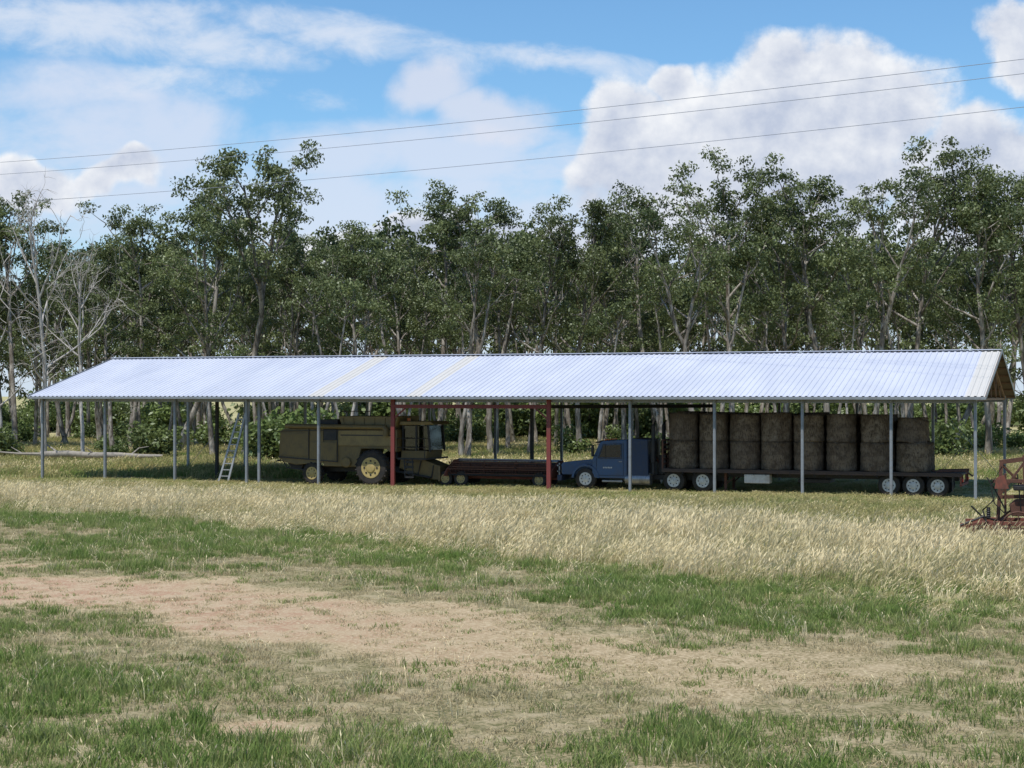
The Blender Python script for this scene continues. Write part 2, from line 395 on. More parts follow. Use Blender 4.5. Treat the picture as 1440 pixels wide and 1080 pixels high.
# rear field
C_rear=coll('rear_tuft',[tuft('t',32,.5,.2,.5,.03,.6,M_olive,.4,.2) for _ in range(2)]+[tuft('t',32,.5,.15,.4,.035,.6,M_green,0,.1) for _ in range(2)]+[tuft('t',32,.5,.2,.5,.03,.6,M_straw,.4,.2)])
x,y=pts(80,150,2.3)
nz=fbm(x,y,12,41); u=rng.uniform(size=len(x))+(nz-.5)*1.4
idx=np.where(u<.42,rng.integers(2,4,len(x)),np.where(u<.92,rng.integers(0,2,len(x)),4))
sc,rt=rs(len(x),.8,1.3,1.5); sc[:,2]*=.7; scatter('rear_field_grass',C_rear,x,y,idx,sc,rt)
# short green + dry lawn
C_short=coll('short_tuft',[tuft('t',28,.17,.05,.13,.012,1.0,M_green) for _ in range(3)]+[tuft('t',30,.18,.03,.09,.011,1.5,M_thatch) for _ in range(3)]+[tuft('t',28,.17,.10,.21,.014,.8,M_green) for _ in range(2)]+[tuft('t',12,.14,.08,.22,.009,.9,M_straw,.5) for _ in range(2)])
x,y=pts(15.5,62,30,2.5)
d=zdirt(x,y); t=ztall(x,y); n1=fbm(x,y,4.5,51); n2=fbm(x,y,1.2,61)
edge=np.clip(1-(zb2(x)-y)/9,0,1)
beyond=y>np.interp(x,XS,YC)
edge=np.where(beyond,edge,0)
left=np.interp(x,[-8,0,8],[.16,.0,-.10])*(~beyond)
g=np.clip(.50+(n1-.5)*2.8+(n2-.5)*2.2+edge*.55+left,0.02,.97)
g=g*(1-.8*np.clip(d*1.3,0,1))
keep=(rng.uniform(size=len(x))<(1-.78*np.clip(d*1.15,0,1)**1.3)*(1-.75*t))&(rng.uniform(size=len(x))<np.clip(.62+.5*g+(n2-.5)*.8,0,1)*np.interp(y,[20,40,62],[1,.8,.5]))
x,y,g,edge,n2,n1,d=[a[keep] for a in (x,y,g,edge,n2,n1,d)]
u=rng.uniform(size=len(x))
idx=np.where(u<g,rng.integers(0,3,len(x)),rng.integers(3,6,len(x)))
big=(rng.uniform(size=len(x))<edge*.7)|((n2*n1>.33)&(rng.uniform(size=len(x))<.45)&(d<.3)); idx=np.where(big&(u<g),rng.integers(6,8,len(x)),idx)
idx=np.where(rng.uniform(size=len(x))<.08,rng.integers(8,10,len(x)),idx)
sc,rt=rs(len(x),.75,1.3,3.14); sc[:,2]*=(.45+.9*n2)*np.where(d>.4,.6,1)
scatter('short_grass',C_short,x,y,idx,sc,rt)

# ------------------------------------------------------------ trees
def norm(v): return v/ (np.linalg.norm(v)+1e-9)
class TB:
    def __init__(s): s.V=[];s.F=[];s.M=[];s.T=[];s.n=0
    def tube(s,P,R,n=6):
        b0=s.n; k=len(P); P=np.array(P)
        ang=np.arange(n)*2*np.pi/n; rings=[]
        for i in range(k):
            d=norm(P[min(i+1,k-1)]-P[max(i-1,0)]); up=np.array([0,0,1.]) if abs(d[2])<.85 else np.array([1.,0,0])
            a=norm(np.cross(d,up)); b=np.cross(d,a)
            rings.append(P[i]+R[i]*(np.cos(ang)[:,None]*a+np.sin(ang)[:,None]*b))
        s.V.append(np.concatenate(rings)); s.T.append(np.full(n*k,.5)); s.n+=n*k
        q=[]
        for i in range(k-1):
            for j in range(n): q.append((b0+i*n+j,b0+i*n+(j+1)%n,b0+(i+1)*n+(j+1)%n,b0+(i+1)*n+j))
        s.F.append(np.array(q)); s.M.append(np.zeros(len(q),int))
    def leaves(s,rg,c,R,n,L=(.16,.34),flat=.7,tone=.5):
        b0=s.n
        d=rg.normal(size=(n,3)); d/=np.linalg.norm(d,axis=1)[:,None]
        r=R*rg.uniform(size=n)**(1/2.0)
        o=d*r[:,None]*np.array([1,1,flat]); p=c+o
        a=rg.normal(size=(n,3))+np.array([0,0,-.7]); a/=np.linalg.norm(a,axis=1)[:,None]
        sd=np.cross(a,rg.normal(size=(n,3))); sd/=np.linalg.norm(sd,axis=1)[:,None]
        l=rg.uniform(L[0],L[1],n)[:,None]; w=l*.26
        V=np.stack([p,p+a*l*.45+sd*w,p+a*l,p+a*l*.45-sd*w],1).reshape(-1,3)
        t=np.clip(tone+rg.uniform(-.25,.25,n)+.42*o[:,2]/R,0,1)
        s.V.append(V); s.T.append(np.repeat(t,4)); s.n+=4*n
        s.F.append(b0+np.arange(n*4).reshape(n,4)); s.M.append(np.ones(n,int))
    def mesh(s,name,mats):
        V=np.concatenate(s.V);F=np.concatenate(s.F);M=np.concatenate(s.M);T=np.concatenate(s.T)
        me=bpy.data.meshes.new(name); me.from_pydata(V.tolist(),[],F.tolist())
        me.polygons.foreach_set('material_index',M.astype(np.int32))
        at=me.attributes.new('tone','FLOAT','POINT'); at.data.foreach_set('value',T.astype(np.float32))
        for m in mats: me.materials.append(m)
        sm=(M==0); me.polygons.foreach_set('use_smooth',sm)
        return me
def grow(rg,p,d,L,r0,r1,n,up=.1,wan=.12):
    P=[np.array(p,float)];R=[r0]; d=norm(np.array(d,float))
    for i in range(n):
        d=norm(d+rg.normal(size=3)*wan+np.array([0,0,up])); P.append(P[-1]+d*L/n); R.append(r0+(r1-r0)*(i+1)/n)
    return P,R,d
def at(P,f):
    k=f*(len(P)-1); i=min(int(k),len(P)-2); return P[i]+(P[i+1]-P[i])*(k-i), norm(P[i+1]-P[i])
def tree(seed,H=22.,cb=.4,spread=.24,nl=12,nleaf=150,cr=.95,lean=.05,leafy=True,fork=False,mats=None,lod=1.,rk=1.,keep=.9):
    rg=np.random.default_rng(seed); t=TB(); nleaf=nleaf*.76
    d0=norm(np.array([rg.normal()*lean,rg.normal()*lean,1]))
    trunks=[]
    P,R,d=grow(rg,(0,0,-.2),d0,H*(.84 if not fork else .45),H*.0115*rk,(H*.0035 if not fork else H*.0085)*rk,9,.05,.07)
    R[0]*=1.35; t.tube(P,R,8)
    if fork:
        for k in range(2):
            az=rg.uniform(0,6.28)+k*3.1; dd=norm(d+.45*np.array([math.cos(az),math.sin(az),0]))
            P2,R2,_=grow(rg,P[-1],dd,H*.42,H*.0080*rk,H*.003*rk,7,.12,.09); t.tube(P2,R2,7); trunks.append((P2,0.0,nl//2+1))
    else: trunks.append((P,cb/.84,nl))
    for P0,fb,n0 in trunks:
        for i in range(n0):
            f=fb+(1-fb)*(i+.7)/n0; f=min(f,1.); q,td=at(P0,f)
            az=i*2.4+rg.uniform(-.5,.5); fr=(i+.5)/n0
            tilt=math.radians(62-38*fr+rg.uniform(-9,9))
            dd=norm(td*math.cos(tilt)+math.sin(tilt)*np.array([math.cos(az),math.sin(az),0]))
            Ln=H*spread*(.72+.5*math.sin(math.pi*min(1,fr+.15)))*rg.uniform(.6,1.25)*(1-.35*fr)
            P1,R1,_=grow(rg,q,dd,Ln,H*.0046*(1.15-.5*fr)*rk,H*.0013*rk,6,.09,.13); t.tube(P1,R1,5)
            ct=rg.uniform(.15,.75)
            for j in range(4):
                ff=.42+.19*j; q2,d2=at(P1,min(ff,1.)); a2=rg.normal(size=3)*.75+np.array([0,0,.3])
                P2,R2,_=grow(rg,q2,norm(d2+a2),Ln*rg.uniform(.25,.5),H*.0018*rk,H*.0006*rk,4,.06,.2); t.tube(P2,R2,4)
                for m in range(2):
                    q3,d3=at(P2,.6+.4*m); 
                    P3,R3,_=grow(rg,q3,norm(d3+rg.normal(size=3)*.7),H*rg.uniform(.02,.05),H*.0009*rk,H*.0003*rk,3,.02,.25)
                    if lod>=1: t.tube(P3,R3,3)
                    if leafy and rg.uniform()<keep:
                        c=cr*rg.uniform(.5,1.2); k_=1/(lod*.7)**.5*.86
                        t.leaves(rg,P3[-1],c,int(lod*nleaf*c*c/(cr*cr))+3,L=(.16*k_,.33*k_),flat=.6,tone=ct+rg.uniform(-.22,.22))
                    if not leafy:
                        for _ in range(2):
                            P4,R4,_x=grow(rg,at(P3,.7)[0],norm(d3+rg.normal(size=3)*.9),H*.04,H*.0007,H*.0002,3,.03,.3); t.tube(P4,R4,4)
    me=t.mesh('tree_mesh_%d'%seed,mats or [M_bark,M_leaf])
    n=len(me.vertices); c=np.empty(n*3,np.float32); me.vertices.foreach_get('co',c); c=c.reshape(-1,3)
    c*= H/np.percentile(c[:,2],99.9); me.vertices.foreach_set('co',c.ravel()); me.update()
    return me
specs=[dict(seed=1,cb=.36,spread=.27,nl=13,nleaf=165),dict(seed=2,cb=.43,spread=.23,nl=12,nleaf=155),dict(seed=3,cb=.5,spread=.2,nl=10,nleaf=125,lean=.1,keep=.78),
 dict(seed=4,cb=.3,spread=.27,nl=15,nleaf=170),dict(seed=5,fork=True,spread=.25,nl=13,nleaf=160,keep=.84),dict(seed=6,cb=.22,spread=.26,nl=17,nleaf=170,cr=1.05),
 dict(seed=8,fork=True,spread=.22,nl=12,nleaf=135,lean=.1,keep=.8),dict(seed=9,cb=.6,spread=.2,nl=9,nleaf=120,keep=.82)]
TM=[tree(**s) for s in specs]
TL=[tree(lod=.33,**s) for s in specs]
def puttree(me,px,D,topy,name='eucalyptus_tree',par=None,rz=None,H=22.):
    h=4.05+(555-topy)*D/2333
    o=bpy.data.objects.new(name,me); scene.collection.objects.link(o)
    zs=h/H
    o.scale=(zs,zs,zs); o.location=((px-720)*D/2333,D,0); o.rotation_euler=(0,0,random.uniform(0,6.28) if rz is None else rz)
    if par: o.parent=par
    return o
front=[(345,112,198,4),(248,116,232,2),(180,122,285,7),(160,112,330,5),(20,118,268,1),(-60,120,250,0),(95,130,340,6),
 (300,108,300,3),(405,118,330,0),(500,108,312,5),(455,124,335,1),(560,116,345,3),(615,114,262,1),(690,116,256,4),(745,110,285,0),(655,106,330,6),
 (815,112,282,3),(880,118,298,5),(945,114,252,2),(1030,108,205,0),(990,104,290,6),(1100,114,275,3),(1165,112,222,4),(1215,106,255,6),(1275,110,190,0),
 (1335,116,268,2),(1390,108,232,5),(1455,112,245,1),(1530,110,230,4),(-140,112,260,3),(1600,116,250,0)]
for px,D,ty,v in front: puttree(TM[v],px,D,ty)
wd=empty('distant_woodland',(0,0,0))
rr=random.Random(5)
for D in (130,142,158,180,210,250):
    step=(64 if D<150 else 62)
    xx=-230+rr.uniform(0,40)
    while xx<1670:
        lim=350 if D<160 else 380
        ty=lim+rr.uniform(-45,45)+(25 if xx<130 else 0)
        v=rr.choice([0,1,2,3,4,5,6,7,3,5])
        puttree(TL[v],xx,D+rr.uniform(-5,5),ty,'woodland_tree',wd,rr.uniform(0,6.28))
        xx+=step*rr.uniform(.6,1.5)
PT=[tree(31,cb=.72,spread=.13,nl=7,nleaf=90,cr=.9,lean=.07,lod=.6),tree(32,cb=.72,spread=.13,nl=7,nleaf=90,cr=.9,lean=.07,lod=.6)]
for i in range(80):
    puttree(PT[i%2],rr.uniform(-150,1600),rr.uniform(100,165),rr.uniform(330,450),'woodland_sapling',wd,rr.uniform(0,6.28))
DM=[tree(41,cb=.2,spread=.30,nl=13,leafy=False,mats=[M_dead,M_dead],lean=.08,rk=.9),tree(42,fork=True,spread=.28,nl=12,leafy=False,mats=[M_dead,M_dead],lean=.12,rk=.85)]
for px,D,ty,v in ((62,101,245,0),(118,104,330,1),(5,106,320,0)): puttree(DM[v],px,D,ty,'dead_tree')
def bush(seed):
    rg=np.random.default_rng(seed); t=TB()
    for i in range(9):
        az=rg.uniform(0,6.28); P,R,d=grow(rg,(0,0,-.1),(math.cos(az)*.7,math.sin(az)*.7,1),rg.uniform(.9,2.0),.03,.008,4,.05,.2); t.tube(P,R,4)
        for j in range(3):
            t.leaves(rg,P[-1-j]+rg.normal(size=3)*.15,rg.uniform(.4,.75),75,(.14,.30),.8,rg.uniform(.3,.7))
    return t.mesh('shrub_mesh',[M_bark,M_bush])
BM=[bush(51),bush(52),bush(53)]
us=empty('understory_shrubs',(0,0,0))
for i in range(200):
    D=rr.uniform(104,150) if i<65 else rr.uniform(145,270)
    px=rr.uniform(-200,1650); s=rr.uniform(.5,1.3) if D<145 else rr.uniform(1.3,2.6)
    if i<8: D=rr.uniform(98,106); px=rr.uniform(350,440); s=rr.uniform(1.,1.7)
    o=bpy.data.objects.new('shrub',rr.choice(BM)); scene.collection.objects.link(o); o.parent=us
    o.location=((px-720)*D/2333,D,0); o.scale=(s*1.2,s*1.2,s); o.rotation_euler=(0,0,rr.uniform(0,6.28))
tl_=empty('fallen_log',((155-720)*101/2333,101,.04),.05)
tube(tl_,'log_trunk',[(-4.2,0,.38),(-2.6,.2,.42),(-1.2,.05,.33),(.5,.15,.33),(1.9,-.05,.26),(3.2,-.1,.28)],[.21,.2,.19,.17,.14,.09],M_log,9)
tubes(tl_,'log_branches',[([(-3,0,.4),(-3.8,.4,.9),(-4.4,.5,1.2)],[.08,.05,.02]),([(-1,.1,.4),(-1.4,-.3,.8)],[.06,.02]),([(1.2,.0,.3),(1.7,.2,.75),(2.3,.3,.85)],[.06,.04,.015]),([(-4,0,.4),(-5.4,-.4,.45),(-7.0,-.5,.6)],[.12,.08,.03]),([(-5.2,-.3,.45),(-5.9,-.2,.85)],[.05,.015])],M_log)

# ------------------------------------------------------------ shed
shed=empty('open_steel_shed',(OX,OY,0),-TH)
S0,S1=-.45,43.85; TE0,TR,TE1=-.5,6.4,13.3; ZE,ZR=3.97,5.9
sl=(ZR-ZE)/(TR-TE0)
def roofside(name,ta,tb,za,zb):
    pitch=.25; n=int((S1-S0)/pitch); V=[];F=[];MI=[]
    prof=[(0,0),(.09,0),(.115,.032),(.185,.032),(.21,0)]
    xs=[];hs=[]
    for i in range(n+1):
        for a,h in prof:
            xx=S0+i*pitch+a
            if xx<=S1: xs.append(xx);hs.append(h)
    m=6
    for j in range(m+1):
        f=j/m
        for xx,h in zip(xs,hs): V.append((xx,ta+(tb-ta)*f,za+(zb-za)*f+h+.012*math.sin(xx*.9+j)*math.sin(j*math.pi/m)))
    k=len(xs)
    sk=[(14.6,15.35),(19.45,20.2),(43.05,43.9)]
    for j in range(m):
        for i in range(k-1):
            F.append((j*k+i,j*k+i+1,(j+1)*k+i+1,(j+1)*k+i))
            xm=(xs[i]+xs[i+1])/2; MI.append(1 if any(a<xm<b for a,b in sk) else 0)
    me=bpy.data.meshes.new(name); me.from_pydata(V,[],F); me.materials.append(M_roof); me.materials.append(M_sky)
    me.polygons.foreach_set('material_index',np.array(MI,np.int32)); o=obj(name,me,shed)
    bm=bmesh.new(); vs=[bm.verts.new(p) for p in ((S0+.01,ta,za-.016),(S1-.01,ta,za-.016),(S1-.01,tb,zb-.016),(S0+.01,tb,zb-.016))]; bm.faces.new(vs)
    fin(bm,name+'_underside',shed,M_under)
roofside('roof_front',TE0,TR,ZE,ZR); roofside('roof_rear',TR,TE1,ZR,ZE)
prism(shed,'ridge_cap',[(S0,ZR+.03),(S1,ZR+.03),(S1,ZR+.065),(S0,ZR+.065)],TR-.2,TR+.2,M_roof,.01)
box(shed,'gutter_front',S0,S1,TE0-.10,TE0-.005,ZE-.115,ZE-.005,M_galv,.01)
box(shed,'gutter_rear',S0,S1,TE1+.005,TE1+.10,ZE-.115,ZE-.005,M_galv,.01)
posts=[0,3.57,7.42,11.24,14.93,18.6,25.9,29.5,33.1,36.7,40.2,43.4]
for i,s in enumerate(posts):
    red=i in(5,6); m=M_red if red else M_galv; w=.09 if red else .055
    tp=ZE-.17+ (0-TE0)*sl
    box(shed,'post_front_%d'%i,s-w,s+w,-.06,.06,-.1,tp,m,.008)
    if not red: box(shed,'post_lip_%d'%i,s-w*.4,s+w*.4,-.075,-.062,0,tp-.05,M_galv,.003)
rear=[0,3.6,7.3,11,14.6,18.3,21.9,25.6,29.3,33,36.7,40.2,43.4]
for i,s in enumerate(rear): box(shed,'post_rear_%d'%i,s-.06,s+.06,12.75,12.87,-.1,4.0,M_galv,.008)
box(shed,'post_extra_a',11.5,11.62,.5,.62,0,4.0,M_galv,.008)
box(shed,'post_extra_b',7.42,7.56,3.5,3.64,0,4.6,M_black,.008)
box(shed,'eave_beam_front',0,43.4,.062,.12,3.72,3.93,M_galv,.006)
box(shed,'eave_beam_rear',0,43.4,12.68,12.745,3.72,3.93,M_galv,.006)
box(shed,'red_portal_beam',18.69,25.81,-.07,.05,3.46,3.62,M_red,.008)
bars(shed,'red_portal_braces',[((18.7,0,3.05),(19.2,0,3.46)),((25.8,0,3.05),(25.3,0,3.46))],M_red,.06,.06)
bars(shed,'inner_portal',[((23.4,4.6,0),(23.4,4.6,3.5),.14,.14),((31.5,6.2,0),(31.5,6.2,3.6),.14,.14),((23.4,4.6,3.5),(31.5,6.2,3.55),.1,.16)],M_black)
def rz_(t): return ZE+(t-TE0)*sl if t<TR else ZE+(TE1-t)*sl
L=[]
for s in rear+[22.]:
    L+=[((s,0,rz_(0)-.2),(s,TR,rz_(TR)-.2),.06,.14),((s,TR,rz_(TR)-.2),(s,12.8,rz_(12.8)-.2),.06,.14),((s,0,3.86),(s,12.8,3.86),.05,.08)]
    for t in (2.1,4.2,6.4,8.6,10.7): L.append(((s,t,3.88),(s,t,rz_(t)-.22),.04,.05))
    for t,t2 in ((0.2,2.1),(2.1,4.2),(4.2,6.4)): L+= [((s,t,3.88),(s,t2,rz_(t2)-.25),.035,.035),((s,12.8-t,3.88),(s,12.8-t2,rz_(12.8-t2)-.25),.035,.035)]
bars(shed,'roof_trusses',L,M_timber)
L=[]
for t in np.linspace(TE0+.12,TR-.15,7): L.append(((S0+.03,t,rz_(t)-.06),(S1-.03,t,rz_(t)-.06),.05,.07)); L.append(((S0+.03,12.8-t,rz_(12.8-t)-.06),(S1-.03,12.8-t,rz_(12.8-t)-.06),.05,.07))
bars(shed,'roof_purlins',L,M_timber)
for nm,s in (('left',S0-.03),('right',S1+.005)):
    bars(shed,'barge_'+nm,[((s,TE0,ZE-.02),(s,TR,ZR-.02),.02,.13),((s,TR,ZR-.02),(s,TE1,ZE-.02),.02,.13)],M_galv)
tubes(shed,'rear_bracing',[([(0,12.8,.1),(3.6,12.8,3.8)],.012),([(3.6,12.8,.1),(0,12.8,3.8)],.012),([(40.2,12.8,.1),(43.4,12.8,3.8)],.012),([(43.4,12.8,.1),(40.2,12.8,3.8)],.012)],M_galv)

# ------------------------------------------------------------ combine harvester (faces right)
cb=empty('combine_harvester',L2W(12.3,2.3),-TH); W=1.25
prism(cb,'straw_hood',[(0,1.15),(.08,2.38),(.3,2.5),(2.3,2.5),(2.3,.95),(.9,.85),(.35,.95)],-W,W,M_tan,.03)
prism(cb,'main_body',[(2.3,.8),(2.3,2.5),(6.0,2.5),(6.0,1.5),(5.6,1.5),(5.45,1.62),(4.2,1.62),(4.0,.8)],-W+.02,W-.02,M_tan,.03)
prism(cb,'grain_tank',[(3.25,2.5),(3.0,3.08),(6.02,3.08),(5.85,2.5)],-W+.12,W-.12,M_tan2,.03)
bars(cb,'tank_ribs',[((3.35+.5*i,-W+.11,2.56),(3.25+.53*i,-W+.11,3.0),.03,.02) for i in range(6)],M_tan)
prism(cb,'engine_screen',[(2.0,2.5),(2.1,2.92),(2.98,2.92),(2.98,2.5)],-W+.1,W-.1,M_black,.02)
prism(cb,'engine_side',[(2.32,1.98),(2.32,2.5),(2.98,2.5),(2.98,1.98)],-W-.012,-W+.06,M_black,.01)
for i,(a,b,z0,z1,m) in enumerate(((.15,1.55,1.25,2.3,M_tan),(1.62,3.0,1.05,1.9,M_tan),(3.08,5.9,1.75,2.45,M_tan2))):
    box(cb,'side_panel_%d'%i,a,b,-W-.03,-W+.03,z0,z1,m,.02)
box(cb,'panel_stripe',3.2,5.7,-W-.036,-W-.031,2.2,2.25,M_black,.001)
L=[((.02,-W-.035,1.2),(3.05,-W-.035,1.02),.03,.05),((3.04,-W-.03,1.0),(3.04,-W-.03,2.5),.025,.03),((1.58,-W-.03,1.1),(1.58,-W-.03,2.5),.025,.03),((.1,-W-.03,2.38),(6.0,-W-.03,2.5),.03,.03)]
bars(cb,'panel_seams',L,M_black)
tube(cb,'unloading_auger',[(5.5,-W-.12,2.6),(.4,-W-.05,2.62)],.11,M_tan,14)
tube(cb,'auger_elbow',[(5.5,-W-.12,2.2),(5.52,-W-.12,2.48),(5.4,-W-.12,2.6)],.13,M_tan,14)
prism(cb,'cab_base',[(6.02,1.2),(6.02,1.55),(7.3,1.55),(7.25,1.2)],-.85,.85,M_tan,.02)
prism(cb,'cab_rear_wall',[(6.03,1.56),(6.03,2.68),(6.1,2.68),(6.1,1.56)],-.78,.78,M_black,.01)
prism(cb,'cab_glass_side',[(6.15,1.6),(6.15,2.66),(7.28,2.66),(7.38,1.6)],-.80,-.785,M_clear,.0)
prism(cb,'cab_glass_far',[(6.15,1.6),(6.15,2.66),(7.28,2.66),(7.38,1.6)],.785,.80,M_clear,.0)
prism(cb,'cab_windscreen',[(7.37,1.58),(7.27,2.66),(7.29,2.66),(7.39,1.58)],-.78,.78,M_clear,.0)
box(cb,'seat_base',6.3,6.75,-.25,.25,1.56,1.85,M_black,.03); box(cb,'seat_back',6.25,6.38,-.25,.25,1.85,2.4,M_black,.03)
tube(cb,'steering_column',[(7.2,0,1.56),(7.0,0,2.0)],.03,M_black,8); lathe(cb,'steering_wheel',[(.17,-.015),(.2,-.015),(.2,.015),(.17,.015)],(7.0,0,2.03),M_black,20,'z')
prism(cb,'cab_roof',[(5.95,2.68),(5.98,2.86),(7.5,2.86),(7.66,2.72)],-.94,.94,M_tan2,.04)
bars(cb,'cab_pillars',[((x_,y_,1.5),(x2,y_,2.72),.07,.07) for y_ in (-.81,.81) for x_,x2 in ((6.1,6.1),(6.75,6.75),(7.42,7.32))],M_black)
bars(cb,'cab_platform',[((6.0,-1.2,1.2),(7.4,-1.2,1.2),.05,.08),((7.4,-1.2,1.2),(7.4,1.2,1.2),.05,.08)],M_black)
tubes(cb,'handrails',[([(6.0,-1.25,1.2),(6.0,-1.25,2.1),(7.35,-1.25,2.1),(7.35,-1.25,1.2)],.02),([(6.0,-1.25,1.7),(7.35,-1.25,1.7)],.015),([(3.1,-1.1,3.05),(3.1,-1.1,3.3),(4.6,-1.1,3.3),(4.6,-1.1,3.05)],.018)],M_black)
bars(cb,'access_ladder',[((6.45,-1.35,.35),(6.35,-1.25,1.2),.04,.04),((6.85,-1.35,.35),(6.75,-1.25,1.2),.04,.04)]+[((6.43,-1.35+.03*i,.4+.22*i),(6.83,-1.35+.03*i,.4+.22*i),.04,.1) for i in range(4)],M_black)
prism(cb,'feeder_house',[(5.9,1.35),(6.3,1.4),(7.9,.82),(7.85,.25),(7.4,.27),(5.8,.75)],-.6,.6,M_tan,.02)
bars(cb,'feeder_ribs',[((6.3,-.62,1.3),(6.15,-.62,.72),.04,.04),((6.9,-.62,1.1),(6.75,-.62,.5),.04,.04),((7.5,-.62,.9),(7.4,-.62,.3),.04,.04)],M_black)
box(cb,'feeder_faceplate',7.8,7.9,-.8,.8,.2,.9,M_tan,.01)
tubes(cb,'lift_rams',[([(5.7,-.7,.6),(7.4,-.7,.35)],.05),([(5.7,.7,.6),(7.4,.7,.35)],.05)],M_black)
bars(cb,'chassis',[((1.2,0,.62),(5.8,0,.7),1.0,.22),((4.85,-1.35,.85),(4.85,1.35,.85),.25,.3),((1.7,-1.1,.5),(1.7,1.1,.5),.15,.18)],M_black)
prism(cb,'straw_spreader',[(.2,1.0),(1.1,.85),(1.0,.62),(.45,.7)],-.9,.9,M_black,.02)
tubes(cb,'rear_guard',[([(.1,-1.1,1.1),(.35,-1.1,.7),(1.2,-1.1,.62)],.03),([(.1,1.1,1.1),(.35,1.1,.7),(1.2,1.1,.62)],.03),([(.1,-1.1,1.1),(-.2,-1.1,1.0),(-.2,1.1,1.0),(.1,1.1,1.1)],.025)],M_black)
for sd in (-1,1):
    wheel(cb,'front_wheel_%s'%('near' if sd<0 else 'far'),4.85,.78,.78,sd*1.3,.5,M_rimy,20,sd)
    wheel(cb,'rear_wheel_%s'%('near' if sd<0 else 'far'),1.75,.48,.48,sd*1.15,.32,M_rimy,16,sd)
lathe(cb,'belt_pulley',[(0,-.05),(.2,-.05),(.23,-.02),(.2,.02)],(3.5,-W-.05,1.0),M_tan,24)
box(cb,'beacon',6.2,6.32,-.6,-.48,2.86,3.0,M_lamp,.02)
tube(cb,'engine_exhaust',[(2.6,.5,2.9),(2.6,.5,3.2),(2.45,.5,3.3)],.05,M_chrome,10)

# ------------------------------------------------------------ header on trolley
hd=empty('harvester_header',L2W(20.55,2.4),-TH)
prism(hd,'header_back',[(0,.55),(0,1.05),(4.9,1.05),(4.9,.55)],.5,.58,M_deck,.01)
box(hd,'header_floor',0,4.9,-.75,.5,.48,.54,M_deck,.01)
box(hd,'header_top_tube',-.05,4.95,.42,.56,1.06,1.18,M_galv,.02)
for i,x_ in enumerate((-.06,4.9)):
    bm=bmesh.new(); pr=[(-1.2,.5),(-.9,.75),(.0,1.15),(.58,1.15),(.58,.45),(-1.2,.45)]
    a=[bm.verts.new((x_,p[0],p[1])) for p in pr]; b=[bm.verts.new((x_+.06,p[0],p[1])) for p in pr]
    bm.faces.new(a); bm.faces.new(b[::-1])
    for k in range(6): bm.faces.new((a[k],b[k],b[(k+1)%6],a[(k+1)%6]))
    fin(bm,'end_panel_%d'%i,hd,M_rust2,.008)
tube(hd,'table_auger',[(.05,.15,.78),(4.85,.15,.78)],.15,M_rust,14)
bm=bmesh.new()
for i in range(120):
    a=i*.55; x_=.1+i*.0395
    bar(bm,(x_,.15+.15*math.cos(a),.78+.15*math.sin(a)),(x_+.02,.15+.25*math.cos(a),.78+.25*math.sin(a)),.05,.02)
fin(bm,'auger_flight',hd,M_rust)
L=[]
for k in range(6):
    a=k*math.pi/3+.3; L.append(((.05,-.7+.3*math.cos(a),.86+.3*math.sin(a)),(4.85,-.7+.3*math.cos(a),.86+.3*math.sin(a)),.035,.035))
    for x_ in (.1,1.7,3.2,4.8): L.append(((x_,-.7,.86),(x_,-.7+.3*math.cos(a),.86+.3*math.sin(a)),.03,.03))
    for i in range(32): L.append(((.15+i*.15,-.7+.3*math.cos(a),.86+.3*math.sin(a)),(.15+i*.15,-.74+.3*math.cos(a),.72+.3*math.sin(a)),.012,.012))
L.append(((.05,-.7,.86),(4.85,-.7,.86),.06,.06))
bars(hd,'pickup_reel',L,M_rust)
bars(hd,'knife_bar',[((0,-.78,.5),(4.9,-.78,.5),.04,.06)]+[((.08+i*.075,-.78,.5),(.08+i*.075,-.9,.49),.02,.02) for i in range(64)],M_black)
bars(hd,'trolley_frame',[((-.3,-.3,.38),(5.1,-.3,.38),.08,.1),((-.3,.4,.38),(5.1,.4,.38),.08,.1),((.5,-.6,.3),(.5,.7,.3),.08,.08),((4.3,-.6,.3),(4.3,.7,.3),.08,.08)],M_rust2)
for i,x_ in enumerate((-.15,.6,4.3)):
    for sd in (-1,1): wheel(hd,'trolley_wheel_%d_%s'%(i,'n' if sd<0 else 'f'),x_,.33,.33,sd*.7,.18,M_rimy,0,sd)

